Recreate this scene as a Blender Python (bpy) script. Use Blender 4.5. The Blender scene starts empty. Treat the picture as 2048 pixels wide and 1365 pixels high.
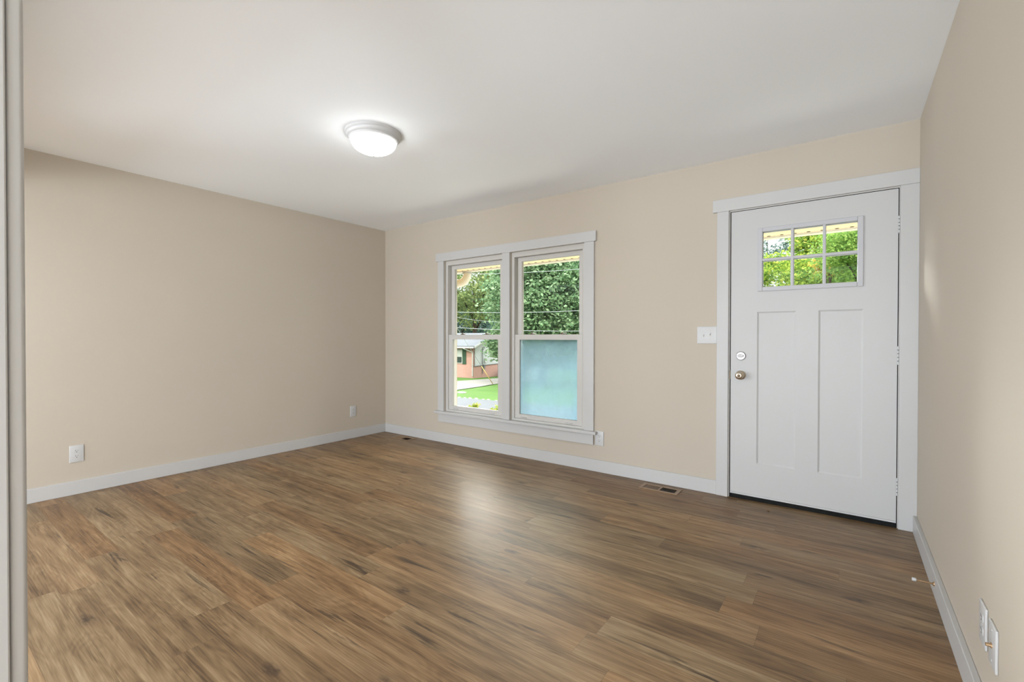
import bpy, bmesh, math, random
import numpy as np
from mathutils import Vector, Matrix

SC = bpy.context.scene
COL = SC.collection
PI = math.pi

# ------------------------------------------------------------------ camera
CAM = Vector((4.546, -3.602, 1.153))
YAW, PITCH, ROLL, FPX = 0.6314, -0.0087, 0.0013, 917.47
cd = bpy.data.cameras.new('camera')
cam = bpy.data.objects.new('camera', cd)
COL.objects.link(cam)
_f = Vector((-math.sin(YAW)*math.cos(PITCH), math.cos(YAW)*math.cos(PITCH), math.sin(PITCH)))
_r0 = Vector((math.cos(YAW), math.sin(YAW), 0))
_u0 = _r0.cross(_f)
RIGHT = _r0*math.cos(ROLL) + _u0*math.sin(ROLL)
UP = -_r0*math.sin(ROLL) + _u0*math.cos(ROLL)
FWD = _f
m = Matrix((RIGHT, UP, -FWD)).transposed().to_4x4()
m.translation = CAM
cam.matrix_world = m
cd.sensor_width = 36.0
cd.lens = FPX/2048*36.0
cd.clip_start = 0.02
cd.clip_end = 500
SC.camera = cam

# ------------------------------------------------------------------ world, sun, fill lamps, exposure
SC.view_settings.view_transform = 'Standard'
SC.view_settings.look = 'None'
SC.view_settings.exposure = 0.0
SC.view_settings.gamma = 1.0
SC.view_settings.use_curve_mapping = False
SC.cycles.use_denoising = True
SC.cycles.max_bounces = 10
SC.cycles.diffuse_bounces = 6
SC.cycles.glossy_bounces = 4
SC.cycles.transmission_bounces = 8
SC.cycles.transparent_max_bounces = 16
SC.cycles.sample_clamp_indirect = 6.0
SC.cycles.caustics_reflective = False
SC.cycles.caustics_refractive = False

# strengths of everything that gives light
POWER = dict(sky=1.3, high_sky=8.6, glow=92.0, sun=3.6, lamp=17.0, rear=320.0, side=400.0, opposite=285.0, floor_up=104.0)

world = bpy.data.worlds.new('sky')
SC.world = world
world.use_nodes = True
wn, wl = world.node_tree.nodes, world.node_tree.links
bg = wn['Background']
geo = wn.new('ShaderNodeTexCoord')
sep = wn.new('ShaderNodeSeparateXYZ')
wl.new(geo.outputs['Generated'], sep.inputs[0])
rp = wn.new('ShaderNodeValToRGB')
for _ in range(2): rp.color_ramp.elements.new(.5)
for e, (p, c) in zip(rp.color_ramp.elements, ((0., (.95, .98, 1.)), (.24, (.97, .985, 1.)), (.40, (1., .87, .70)), (.85, (.88, .92, 1.)))):
    e.position = p; e.color = (*c, 1)
wl.new(sep.outputs['Z'], rp.inputs[0])
wl.new(rp.outputs[0], bg.inputs['Color'])
# added bright sky lobe, out of view, aimed to cast the right wall patch
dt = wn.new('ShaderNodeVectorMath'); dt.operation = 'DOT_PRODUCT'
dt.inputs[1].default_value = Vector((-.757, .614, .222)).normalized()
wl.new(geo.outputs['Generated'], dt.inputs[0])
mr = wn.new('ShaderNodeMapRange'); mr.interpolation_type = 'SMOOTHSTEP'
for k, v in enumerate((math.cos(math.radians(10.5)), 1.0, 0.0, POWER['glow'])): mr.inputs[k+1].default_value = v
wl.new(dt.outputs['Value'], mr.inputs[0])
# haze: paler at the horizon, brighter higher up
hz = wn.new('ShaderNodeMapRange'); hz.interpolation_type = 'SMOOTHSTEP'
for k, v in enumerate((.16, .48, POWER['sky'], POWER['high_sky'])): hz.inputs[k+1].default_value = v
wl.new(sep.outputs['Z'], hz.inputs[0])
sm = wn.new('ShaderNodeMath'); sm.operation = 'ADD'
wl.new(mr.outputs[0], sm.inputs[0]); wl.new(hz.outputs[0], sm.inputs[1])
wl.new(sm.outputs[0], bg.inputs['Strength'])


def add_light(name, kind, loc, direction, energy, color=(1, 1, 1), **kw):
    d = bpy.data.lights.new(name, kind)
    o = bpy.data.objects.new(name, d)
    COL.objects.link(o)
    o.location = loc
    o.rotation_euler = Vector(direction).to_track_quat('-Z', 'Y').to_euler()
    d.energy = energy
    d.color = color
    for k, v in kw.items():
        setattr(d, k, v)
    return o


# afternoon sun from behind the house
add_light('sun', 'SUN', (10, -20, 40), (-0.50, 0.36, -0.79), POWER['sun'], (1.0, 0.96, 0.88), angle=math.radians(1.5))
# added fill lamp in the unseen space behind the view, tilted up at the ceiling
add_light('rear_fill', 'AREA', (1.2, -9.4, .55), (0, 1, 0.8), POWER['rear'], (0.815, 0.90, 0.985),
          shape='RECTANGLE', size=6.4, size_y=.9)
# added fill lamp from the left of the unseen space, brightens the right wall
add_light('side_fill', 'AREA', (-2.4, -5.6, 1.3), (1, .45, 0.25), POWER['side'], (0.815, 0.90, 0.985),
          shape='RECTANGLE', size=2.0, size_y=1.4)
add_light('opposite_fill', 'AREA', (4.75, -6.6, 1.25), (-1, .62, 0.22), POWER['opposite'], (0.83, 0.905, 0.985),  # added fill lamp facing left, out of view, brightens the left wall
          shape='RECTANGLE', size=2.2, size_y=1.4)
# added lamp at floor level, out of view, fills the ceiling from below
add_light('floor_fill', 'AREA', (3.2, -5.9, .03), (0, 0, 1), POWER['floor_up'], (0.82, 0.905, 0.985),
          shape='RECTANGLE', size=3.2, size_y=3.4)
# portals that guide the sky light through the real window openings
for nm, x, z, sx, sz in (('portal_left', 1.4, 1.15, .72, 1.52), ('portal_right', 2.29, 1.15, .72, 1.52), ('portal_door', 4.33, 1.694, .53, .39)):
    pl = add_light(nm, 'AREA', (x, 0.13, z), (0, -1, 0), 1.0, shape='RECTANGLE', size=sx, size_y=sz)
    pl.data.cycles.is_portal = True

# ------------------------------------------------------------------ helpers
WORLDLOC = {}


def at(px, py, depth):
    return CAM + depth*(FWD + RIGHT*((px-1024)/FPX) - UP*((py-682.5)/FPX))


def tag(o, label=None, cat=None, group=None, kind=None):
    if label: o['label'] = label
    if cat: o['category'] = cat
    if group: o['group'] = group
    if kind: o['kind'] = kind
    return o


def empty(name, loc=(0, 0, 0), rz=0.0):
    o = bpy.data.objects.new(name, None)
    o.empty_display_size = 0.05
    COL.objects.link(o)
    o.location = loc
    o.rotation_euler = (0, 0, rz)
    WORLDLOC[o] = Vector(loc)
    return o


class MB:
    """collects shapes; build() links them as one mesh object"""
    def __init__(self):
        self.bm = bmesh.new()

    def box(self, x0, y0, z0, x1, y1, z1, bev=0.0, seg=2):
        r = bmesh.ops.create_cube(self.bm, size=1.0)
        vs = r['verts']
        for v in vs:
            v.co = Vector(((x0+x1)/2 + v.co.x*(x1-x0), (y0+y1)/2 + v.co.y*(y1-y0), (z0+z1)/2 + v.co.z*(z1-z0)))
        if bev > 0:
            es = list({e for v in vs for e in v.link_edges})
            bmesh.ops.bevel(self.bm, geom=es, offset=bev, segments=seg, affect='EDGES', profile=0.5)
        return self

    def quad(self, *pts):
        self.bm.faces.new([self.bm.verts.new(Vector(p)) for p in pts])
        return self

    def prism(self, pts, vec):
        vec = Vector(vec)
        a = [self.bm.verts.new(Vector(p)) for p in pts]
        b = [self.bm.verts.new(Vector(p)+vec) for p in pts]
        n = len(a)
        self.bm.faces.new(a)
        self.bm.faces.new(b[::-1])
        for i in range(n):
            self.bm.faces.new([a[i], b[i], b[(i+1) % n], a[(i+1) % n]])
        return self

    def tube(self, pts, r, seg=8, cap=True):
        pts = [Vector(p) for p in pts]
        rs = r if isinstance(r, (list, tuple)) else [r]*len(pts)
        rings = []
        prev = None
        for i, p in enumerate(pts):
            t = (pts[min(i+1, len(pts)-1)] - pts[max(i-1, 0)]).normalized()
            if prev is None:
                n = t.orthogonal().normalized()
            else:
                n = (prev - t*prev.dot(t)).normalized()
            prev = n
            b = t.cross(n)
            rings.append([self.bm.verts.new(p + (n*math.cos(a)+b*math.sin(a))*rs[i]) for a in [2*PI*k/seg for k in range(seg)]])
        for i in range(len(rings)-1):
            for k in range(seg):
                self.bm.faces.new([rings[i][k], rings[i][(k+1) % seg], rings[i+1][(k+1) % seg], rings[i+1][k]])
        if cap:
            self.bm.faces.new(rings[0][::-1])
            self.bm.faces.new(rings[-1])
        return self

    def lathe(self, prof, origin, axis=(0, 0, 1), seg=32, sx=1.0, sz=1.0):
        """prof: (radius, height along axis)"""
        origin = Vector(origin); axis = Vector(axis).normalized()
        n = Vector((1, 0, 0)) if abs(axis.x) < .9 else Vector((0, 1, 0))
        n = (n - axis*n.dot(axis)).normalized()
        b = axis.cross(n)
        rings = []
        for r, h in prof:
            if r < 1e-6:
                rings.append([self.bm.verts.new(origin+axis*h)])
            else:
                rings.append([self.bm.verts.new(origin+axis*h+n*(r*sx*math.cos(2*PI*k/seg))+b*(r*sz*math.sin(2*PI*k/seg))) for k in range(seg)])
        for i in range(len(rings)-1):
            A, B = rings[i], rings[i+1]
            for k in range(seg):
                k2 = (k+1) % seg
                if len(A) == 1 and len(B) == 1: continue
                if len(A) == 1: self.bm.faces.new([A[0], B[k2], B[k]])
                elif len(B) == 1: self.bm.faces.new([A[k], A[k2], B[0]])
                else: self.bm.faces.new([A[k], A[k2], B[k2], B[k]])
        return self

    def build(self, name, mat, parent=None, smooth=False, origin=None):
        bmesh.ops.recalc_face_normals(self.bm, faces=self.bm.faces)
        me = bpy.data.meshes.new(name)
        if parent is not None:
            off = WORLDLOC[parent]
        elif origin is not None:
            off = Vector(origin)
        else:
            cs = [v.co for v in self.bm.verts]
            off = Vector(((min(c.x for c in cs)+max(c.x for c in cs))/2, (min(c.y for c in cs)+max(c.y for c in cs))/2, min(c.z for c in cs)))
        bmesh.ops.translate(self.bm, verts=self.bm.verts, vec=-off)
        self.bm.to_mesh(me)
        self.bm.free()
        if smooth:
            me.polygons.foreach_set('use_smooth', [True]*len(me.polygons))
            if smooth != 'all':
                me.set_sharp_from_angle(angle=math.radians(35))
        me.materials.append(mat)
        o = bpy.data.objects.new(name, me)
        COL.objects.link(o)
        if parent is not None:
            o.parent = parent
            WORLDLOC[o] = off
        else:
            o.location = off
            WORLDLOC[o] = off
        return o


def copy_tree(o, parent=None):
    c = o.copy()
    COL.objects.link(c)
    c.parent = parent
    for ch in [k for k in bpy.data.objects if k.parent == o]:
        copy_tree(ch, c)
    return c


# ------------------------------------------------------------------ materials
class NT:
    def __init__(self, name):
        self.m = bpy.data.materials.new(name)
        self.m.use_nodes = True
        self.t = self.m.node_tree
        self.n, self.l = self.t.nodes, self.t.links
        self.bsdf = self.n['Principled BSDF']
        self.out = self.n['Material Output']

    def new(self, typ, **kw):
        nd = self.n.new(typ)
        for k, v in kw.items():
            setattr(nd, k, v)
        return nd

    def put(self, sock, v):
        if hasattr(v, 'links') or isinstance(v, bpy.types.NodeSocket):
            self.l.new(v, sock)
        elif v is not None:
            sock.default_value = v

    def math(self, op, a, b=None, c=None, clamp=False):
        nd = self.new('ShaderNodeMath', operation=op, use_clamp=clamp)
        self.put(nd.inputs[0], a)
        if b is not None: self.put(nd.inputs[1], b)
        if c is not None: self.put(nd.inputs[2], c)
        return nd.outputs[0]

    def obj(self):
        return self.new('ShaderNodeTexCoord').outputs['Object']

    def sep(self, v):
        nd = self.new('ShaderNodeSeparateXYZ'); self.l.new(v, nd.inputs[0]); return nd.outputs

    def comb(self, x=0., y=0., z=0.):
        nd = self.new('ShaderNodeCombineXYZ')
        for i, v in enumerate((x, y, z)): self.put(nd.inputs[i], v)
        return nd.outputs[0]

    def noise(self, vec, scale, detail=3, rough=.5, dist=0.0):
        nd = self.new('ShaderNodeTexNoise')
        self.l.new(vec, nd.inputs['Vector'])
        nd.inputs['Scale'].default_value = scale
        nd.inputs['Detail'].default_value = detail
        nd.inputs['Roughness'].default_value = rough
        nd.inputs['Distortion'].default_value = dist
        return nd.outputs[0]

    def ramp(self, fac, *stops):
        nd = self.new('ShaderNodeValToRGB')
        e = nd.color_ramp.elements
        while len(e) < len(stops): e.new(0.5)
        for el, (p, c) in zip(e, stops):
            el.position = p
            el.color = (*c, 1) if len(c) == 3 else c
        self.put(nd.inputs[0], fac)
        return nd.outputs[0]

    def mix(self, fac, a, b, blend='MIX'):
        nd = self.new('ShaderNodeMix', data_type='RGBA', blend_type=blend)
        self.put(nd.inputs['Factor'], fac)
        self.put(nd.inputs[6], (*a, 1) if isinstance(a, tuple) and len(a) == 3 else a)
        self.put(nd.inputs[7], (*b, 1) if isinstance(b, tuple) and len(b) == 3 else b)
        return nd.outputs[2]

    def maprange(self, v, a, b, c, d):
        nd = self.new('ShaderNodeMapRange')
        self.put(nd.inputs[0], v)
        for i, q in enumerate((a, b, c, d)): nd.inputs[i+1].default_value = q
        return nd.outputs[0]

    def bump(self, h, strength, dist=0.001):
        nd = self.new('ShaderNodeBump')
        nd.inputs['Strength'].default_value = strength
        nd.inputs['Distance'].default_value = dist
        self.l.new(h, nd.inputs['Height'])
        self.l.new(nd.outputs[0], self.bsdf.inputs['Normal'])

    def set(self, color=None, rough=None, metal=None, spec=None, **kw):
        i = self.bsdf.inputs
        if color is not None: self.put(i['Base Color'], (*color, 1) if isinstance(color, tuple) and len(color) == 3 else color)
        if rough is not None: self.put(i['Roughness'], rough)
        if metal is not None: i['Metallic'].default_value = metal
        if spec is not None: i['Specular IOR Level'].default_value = spec
        for k, v in kw.items(): self.put(i[k], v)
        return self


def simple(name, color, rough=.5, metal=0, spec=.5, var=0.03, vscale=6.0, bump=0.0, bscale=250.0):
    n = NT(name)
    co = n.obj()
    nz = n.noise(co, vscale, 2)
    lo = tuple(max(0, c*(1-var)) for c in color); hi = tuple(min(1, c*(1+var)) for c in color)
    n.set(n.ramp(nz, (.3, lo), (.7, hi)), rough, metal, spec)
    if bump: n.bump(n.noise(co, bscale, 2), bump)
    return n.m


M = {}
M['wall'] = simple('wall_paint', (.515, .459, .384), .75, 0, .25, .012, 1.5, .06, 220)
M['ceiling'] = simple('ceiling_paint', (.895, .93, .965), .85, 0, .2, .006, 1.0, .06, 160)
M['trim'] = simple('trim_paint', (.525, .522, .515), .38, 0, .4, .008, 3)
M['vinyl'] = simple('window_vinyl', (.56, .545, .515), .42, 0, .4, .01, 4)
M['door'] = simple('door_paint', (.525, .522, .515), .42, 0, .4, .008, 3, .03, 60)
M['lite'] = simple('lite_frame_plastic', (.50, .50, .52), .45, 0, .4, .01, 5)
M['plastic'] = simple('white_plastic', (.555, .555, .553), .35, 0, .5, .01, 20)
M['dark'] = simple('dark_slot', (.02, .018, .016), .6, 0, .3, .1, 40)
M['black'] = simple('black_rubber', (.010, .010, .010), .75, 0, .15, .2, 30)
M['nickel'] = simple('satin_nickel', (.62, .54, .43), .28, 1.0, .5, .03, 50)
M['chrome'] = simple('bright_nickel', (.33, .31, .305), .38, 1.0, .5, .02, 50)
M['bronze'] = simple('bronze_hardware', (.12, .085, .05), .4, .6, .5, .1, 50)
M['brassrod'] = simple('brown_spring_steel', (.45, .30, .17), .35, .7, .5, .05, 80)
M['ventmetal'] = simple('tan_enamel', (.27, .175, .10), .4, 0, .5, .05, 40)
M['brownbead'] = simple('brown_bead', (.16, .075, .025), .4, 0, .5, .1, 60)
M['concrete'] = simple('concrete', (0.164, 0.156, 0.142), .9, 0, .2, .08, .9, .2, 30)
M['bounce_strip'] = simple('pale_bounce_ground', (.55, .51, .45), .9, 0, .2, .06, 2.0)
M['asphalt'] = simple('asphalt', (0.068, 0.072, 0.080), .9, 0, .2, .08, 2.0, .2, 30)
M['stone'] = simple('pale_stone', (0.213, 0.207, 0.187), .85, 0, .2, .12, 6, .3, 12)
M['soffit'] = simple('cream_soffit', (0.828, 0.630, 0.378), .6, 0, .3, .05, 5)
M['gutter'] = simple('gutter_enamel', (.62, .575, .49), .4, 0, .4, .02, 3)
M['shutter'] = simple('green_shutter', (0.027, 0.060, 0.036), .6, 0, .3, .08, 5)
M['wire'] = simple('pale_wire', (0.310, 0.330, 0.340), .5, 0, .4, .02, 2)
M['yellow'] = simple('yellow_plastic', (0.396, 0.286, 0.088), .5, 0, .4, .05, 4)
M['whitepaint'] = simple('white_exterior_paint', (0.440, 0.440, 0.429), .5, 0, .3, .03, 3)
M['greymetal'] = simple('grey_galvanised', (0.165, 0.175, 0.180), .45, .4, .4, .06, 8)
M['carpaint'] = simple('white_car_paint', (0.400, 0.410, 0.420), .2, 0, .6, .02, 2)
M['darkglass'] = simple('dark_glass', (.03, .04, .045), .08, 0, .6, .1, 2)
M['bark'] = simple('bark', (0.050, 0.037, 0.028), .9, 0, .2, .35, 7, .6, 18)
M['exterior'] = simple('house_brick_outside', (.42, .30, .24), .9, 0, .2, .1, 8)


def glass_mat():
    n = NT('window_glass')
    n.n.remove(n.bsdf)
    tr = n.new('ShaderNodeBsdfTransparent'); tr.inputs[0].default_value = (.955, .985, .975, 1)
    gl = n.new('ShaderNodeBsdfGlossy'); gl.inputs['Roughness'].default_value = .02
    gl.inputs['Color'].default_value = (.9, .97, 1, 1)
    fr = n.new('ShaderNodeFresnel'); fr.inputs[0].default_value = 1.16
    mx = n.new('ShaderNodeMixShader')
    n.l.new(fr.outputs[0], mx.inputs[0]); n.l.new(tr.outputs[0], mx.inputs[1]); n.l.new(gl.outputs[0], mx.inputs[2])
    n.l.new(mx.outputs[0], n.out.inputs[0])
    return n.m


def fog_mat():
    """a failed double pane: milky condensation inside, clearer towards the top"""
    n = NT('fogged_glass')
    n.n.remove(n.bsdf)
    co = n.obj()
    x, y, z = n.sep(co)                      # origin: bottom centre of the pane
    nz = n.noise(co, 5.5, 4, .55, .4)
    st = n.noise(n.comb(n.math('MULTIPLY', x, 9.), 0., n.math('MULTIPLY', z, 1.3)), 1.0, 3)
    top = n.maprange(z, .45, .75, 1.0, .35)
    edge = n.maprange(n.math('ABSOLUTE', x), .22, .31, 0., .22)
    den = n.math('ADD', n.math('MULTIPLY', top, n.maprange(nz, .3, .7, .44, .62)), n.math('MULTIPLY', edge, st), clamp=True)
    tl = n.new('ShaderNodeBsdfTranslucent'); tl.inputs[0].default_value = (.38, .555, .66, 1)
    df = n.new('ShaderNodeBsdfDiffuse'); df.inputs[0].default_value = (.32, .47, .55, 1)
    m1 = n.new('ShaderNodeMixShader'); m1.inputs[0].default_value = .40
    n.l.new(tl.outputs[0], m1.inputs[1]); n.l.new(df.outputs[0], m1.inputs[2])
    rf = n.new('ShaderNodeBsdfRefraction'); rf.inputs['IOR'].default_value = 1.08
    rf.inputs['Roughness'].default_value = .16; rf.inputs['Color'].default_value = (.88, .97, .97, 1)
    tr = n.new('ShaderNodeBsdfTransparent'); tr.inputs[0].default_value = (.9, .98, .97, 1)
    m0 = n.new('ShaderNodeMixShader'); m0.inputs[0].default_value = .12
    n.l.new(rf.outputs[0], m0.inputs[1]); n.l.new(tr.outputs[0], m0.inputs[2])
    m2 = n.new('ShaderNodeMixShader')
    n.l.new(den, m2.inputs[0]); n.l.new(m0.outputs[0], m2.inputs[1]); n.l.new(m1.outputs[0], m2.inputs[2])
    n.l.new(m2.outputs[0], n.out.inputs[0])
    return n.m


def lamp_glass():
    n = NT('lit_alabaster_glass')
    co = n.obj()
    nz = n.noise(co, 9, 4, .55, 1.5)
    n.set((.9, .9, .9), .25)
    n.l.new(n.ramp(nz, (.3, (.93, .96, .95)), (.7, (1, 1, 1))), n.bsdf.inputs['Emission Color'])
    n.bsdf.inputs['Emission Strength'].default_value = POWER['lamp']
    return n.m


def floor_mat():
    n = NT('oak_plank_floor')
    W, L = .1455, 1.22
    co = n.obj()
    x, y, _ = n.sep(co)
    yy = n.math('DIVIDE', n.math('ADD', y, 1.401+W*40), W)
    row = n.math('FLOOR', yy)
    v = n.math('MULTIPLY', n.math('FRACT', yy), W)
    wn1 = n.new('ShaderNodeTexWhiteNoise', noise_dimensions='1D'); n.l.new(row, wn1.inputs['W'])
    xs = n.math('ADD', n.math('ADD', x, 20.0), n.math('MULTIPLY', wn1.outputs['Value'], L))
    xx = n.math('DIVIDE', xs, L)
    cidx = n.math('FLOOR', xx)
    u = n.math('MULTIPLY', n.math('FRACT', xx), L)
    wn2 = n.new('ShaderNodeTexWhiteNoise', noise_dimensions='2D')
    n.l.new(n.comb(row, cidx, 0.), wn2.inputs['Vector'])
    r1, r2, r3 = n.sep(wn2.outputs['Color'])
    ox = n.math('MULTIPLY', r1, 37.)
    oy = n.math('MULTIPLY', r2, 19.)
    px = n.math('ADD', x, ox)
    py = n.math('ADD', y, oy)

    def pv(ax, ay, z=0.):
        return n.comb(n.math('MULTIPLY', px, ax), n.math('MULTIPLY', py, ay), z)
    # long soft streaks, cathedral rings and pores
    streak = n.noise(pv(1.5, 26.), 1.0, 4, .6, .35)
    big = n.noise(pv(1.1, 6.5), 1.0, 2, .5, .6)
    ring = n.math('SINE', n.math('MULTIPLY', big, 95.))
    pore = n.noise(pv(4.5, 170.), 1.0, 3, .65)
    blotch = n.noise(pv(2.2, 9.), 1.0, 3, .5, .8)
    # dark cracks and knots
    crack = n.noise(pv(1.7, 24., 4.), 1.0, 5, .6, .9)
    crackm = n.maprange(crack, .58, .67, 0., 1.)
    crackm = n.math('MULTIPLY', crackm, n.maprange(n.noise(pv(1.6, 4., 9.), 1.0, 1), .46, .58, 0., 1.))
    vo = n.new('ShaderNodeTexVoronoi', feature='F1'); vo.inputs['Scale'].default_value = 1.0
    wob = n.noise(pv(16., 46., 2.), 1.0, 4, .65)
    n.l.new(n.comb(n.math('ADD', n.math('MULTIPLY', px, 2.0), n.math('MULTIPLY', wob, .16)), n.math('ADD', n.math('MULTIPLY', py, 4.6), n.math('MULTIPLY', wob, .22)), 0.), vo.inputs['Vector'])
    kd = vo.outputs['Distance']
    ksel = n.sep(vo.outputs['Color'])
    knot = n.math('MULTIPLY', n.maprange(kd, .05, .13, 1., 0.), n.math('GREATER_THAN', ksel[0], .34))
    halo = n.math('MULTIPLY', n.maprange(kd, .05, .34, 1., 0.), n.math('GREATER_THAN', ksel[0], .34))
    t = n.math('ADD', n.math('MULTIPLY', streak, .74), n.math('MULTIPLY', blotch, .40))
    t = n.math('ADD', n.math('SUBTRACT', t, .07), n.math('MULTIPLY', n.math('SUBTRACT', r3, .5), .16))
    t = n.math('ADD', t, n.math('MULTIPLY', ring, .030))
    t = n.math('ADD', t, n.math('MULTIPLY', n.math('SUBTRACT', pore, .5), .62))
    base = n.ramp(t, (.22, (.072, .038, .0155)), (.42, (.170, .099, .044)), (.58, (.252, .159, .078)), (.80, (.37, .256, .143)))
    # plank to plank tint: from orange to grey
    tint = n.ramp(r2, (0., (1.07, .97, .86)), (.5, (1., 1., 1.)), (1., (.93, .99, 1.04)))
    c = n.mix(1.0, base, tint, 'MULTIPLY')
    c = n.mix(n.math('MULTIPLY', halo, .28), c, (.135, .075, .035))
    c = n.mix(n.math('MULTIPLY', crackm, .88), c, (.045, .026, .013))
    c = n.mix(n.math('MULTIPLY', knot, n.maprange(n.noise(pv(30., 95., 3.), 1.0, 3), .35, .65, .35, .95)), c, (.045, .026, .014))
    e1 = n.math('LESS_THAN', v, .0011)
    e2 = n.math('LESS_THAN', u, .0013)
    gap = n.math('MAXIMUM', e1, e2)
    c = n.mix(n.math('MULTIPLY', gap, .45), c, (.05, .032, .02))
    n.set(c, n.maprange(pore, .2, .8, .44, .52), 0, .32)
    n.bsdf.inputs['Coat Weight'].default_value = .25
    n.bsdf.inputs['Coat Roughness'].default_value = .36
    h = n.math('SUBTRACT', n.math('MULTIPLY', pore, .5), gap)
    n.bump(h, .12, .0006)
    return n.m


def brick_mat(name, c1, c2, mortar, scale=1.0):
    n = NT(name)
    b = n.new('ShaderNodeTexBrick')
    x, y, z = n.sep(n.obj())
    n.l.new(n.comb(n.math('ADD', x, y), z, 0.), b.inputs['Vector'])
    b.inputs['Scale'].default_value = scale
    b.inputs['Brick Width'].default_value = .22; b.inputs['Row Height'].default_value = .075
    b.inputs['Mortar Size'].default_value = .006
    b.inputs['Color1'].default_value = (*c1, 1); b.inputs['Color2'].default_value = (*c2, 1); b.inputs['Mortar'].default_value = (*mortar, 1)
    n.set(b.outputs['Color'], .9, 0, .2)
    return n.m


def siding_mat():
    n = NT('white_lap_siding')
    z = n.sep(n.obj())[2]
    fr = n.math('FRACT', n.math('DIVIDE', z, .13))
    n.set(n.mix(n.math('LESS_THAN', fr, .13), (.43, .45, .45), (.25, .27, .28)), .6, 0, .3)
    return n.m


def shingle_mat():
    n = NT('grey_shingles')
    b = n.new('ShaderNodeTexBrick')
    n.l.new(n.obj(), b.inputs['Vector'])
    b.inputs['Scale'].default_value = 1.0
    b.inputs['Brick Width'].default_value = .3; b.inputs['Row Height'].default_value = .14; b.inputs['Mortar Size'].default_value = .008
    b.inputs['Color1'].default_value = (0.109, 0.117, 0.130, 1); b.inputs['Color2'].default_value = (0.130, 0.138, 0.148, 1); b.inputs['Mortar'].default_value = (0.078, 0.083, 0.094, 1)
    n.set(b.outputs['Color'], .9, 0, .2)
    return n.m


def grass_mat(name, a, b):
    n = NT(name)
    co = n.obj()
    nz = n.noise(co, .5, 5, .6)
    fine = n.noise(co, 26., 3, .7)
    t = n.math('ADD', n.math('MULTIPLY', nz, .6), n.math('MULTIPLY', fine, .4))
    n.set(n.ramp(t, (.3, a), (.7, b)), .95, 0, .1)
    n.bump(fine, .5, .05)
    return n.m


def leaf_mat(name, *cols, trans=.45):
    n = NT(name)
    n.n.remove(n.bsdf)
    g = n.new('ShaderNodeNewGeometry')
    step = 1/(len(cols)-1)
    c = n.ramp(g.outputs['Random Per Island'], *[(i*step, col) for i, col in enumerate(cols)])
    d = n.new('ShaderNodeBsdfDiffuse'); t = n.new('ShaderNodeBsdfTranslucent'); mx = n.new('ShaderNodeMixShader')
    n.l.new(c, d.inputs[0]); n.l.new(c, t.inputs[0])
    mx.inputs[0].default_value = trans
    n.l.new(d.outputs[0], mx.inputs[1]); n.l.new(t.outputs[0], mx.inputs[2])
    n.l.new(mx.outputs[0], n.out.inputs[0])
    return n.m


M['glass'] = glass_mat()
M['fog'] = fog_mat()
M['lampglass'] = lamp_glass()
M['floor'] = floor_mat()
M['brick'] = brick_mat('pink_brick', (0.417, 0.225, 0.192), (0.372, 0.203, 0.169), (0.405, 0.315, 0.281))
M['siding'] = siding_mat()
M['shingle'] = shingle_mat()
M['grass'] = grass_mat('lawn_grass', (0.037, 0.082, 0.015), (0.073, 0.134, 0.031))
M['leaf_blue'] = leaf_mat('soft_green_leaves', (.08, .15, .08), (.15, .25, .13), (.23, .35, .19), (.36, .47, .30))
M['leaf_mid'] = leaf_mat('mid_green_leaves', (.13, .19, .08), (.22, .29, .12), (.32, .36, .16))
M['leaf_dark'] = leaf_mat('dark_leaves', (.045, .085, .075), (.085, .135, .12), (.14, .20, .17))
M['leaf_yellow'] = leaf_mat('yellow_green_leaves', (.07, .14, .03), (.16, .27, .05), (.30, .40, .07), (.46, .46, .10))
M['leaf_lime'] = leaf_mat('lime_leaves', (0.115, 0.218, 0.058), (0.205, 0.333, 0.077), (0.288, 0.384, 0.115))
M['leaf_shrub'] = leaf_mat('shrub_leaves', (0.194, 0.317, 0.044), (0.396, 0.484, 0.088), (0.484, 0.370, 0.123))
M['leaf_rust'] = leaf_mat('russet_leaves', (0.224, 0.269, 0.064), (0.384, 0.218, 0.051), (0.422, 0.358, 0.090))

# ------------------------------------------------------------------ the room
H, W = 2.44, 4.884
YB = -3.506                 # room face of the back wall
YR = -9.6                   # far wall of the room added behind the view
XL = -2.6                    # left end of that added room
mb = MB(); mb.box(XL, YR, -.1, W+.12, -3.626, 0); mb.box(-.12, -3.626, -.1, W+.12, .2, 0)
tag(mb.build('floor', M['floor'], origin=(0, 0, 0)), 'brown wood-look plank floor running parallel to the window wall', 'floor', kind='structure')
mb = MB(); mb.box(XL, YR, H, W+.12, -3.626, H+.15); mb.box(-.12, -3.626, H, W+.12, .2, H+.15)
tag(mb.build('ceiling', M['ceiling'], origin=(0, 0, H)), 'flat white painted ceiling', 'ceiling', kind='structure')
mb = MB(); mb.box(-.12, -3.626, 0, 0, .2, H); mb.box(XL, -3.626, 0, -.12, -3.506, H); mb.box(XL, YR, 0, XL+.12, -3.626, H)
tag(mb.build('wall_left', M['wall'], origin=(0, 0, 0)), 'blank beige wall on the left with two outlets', 'wall', kind='structure')
mb = MB(); mb.box(W, YR, 0, W+.12, .2, H)
tag(mb.build('wall_right', M['wall'], origin=(W, 0, 0)), 'beige wall on the right beside the front door', 'wall', kind='structure')


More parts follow.
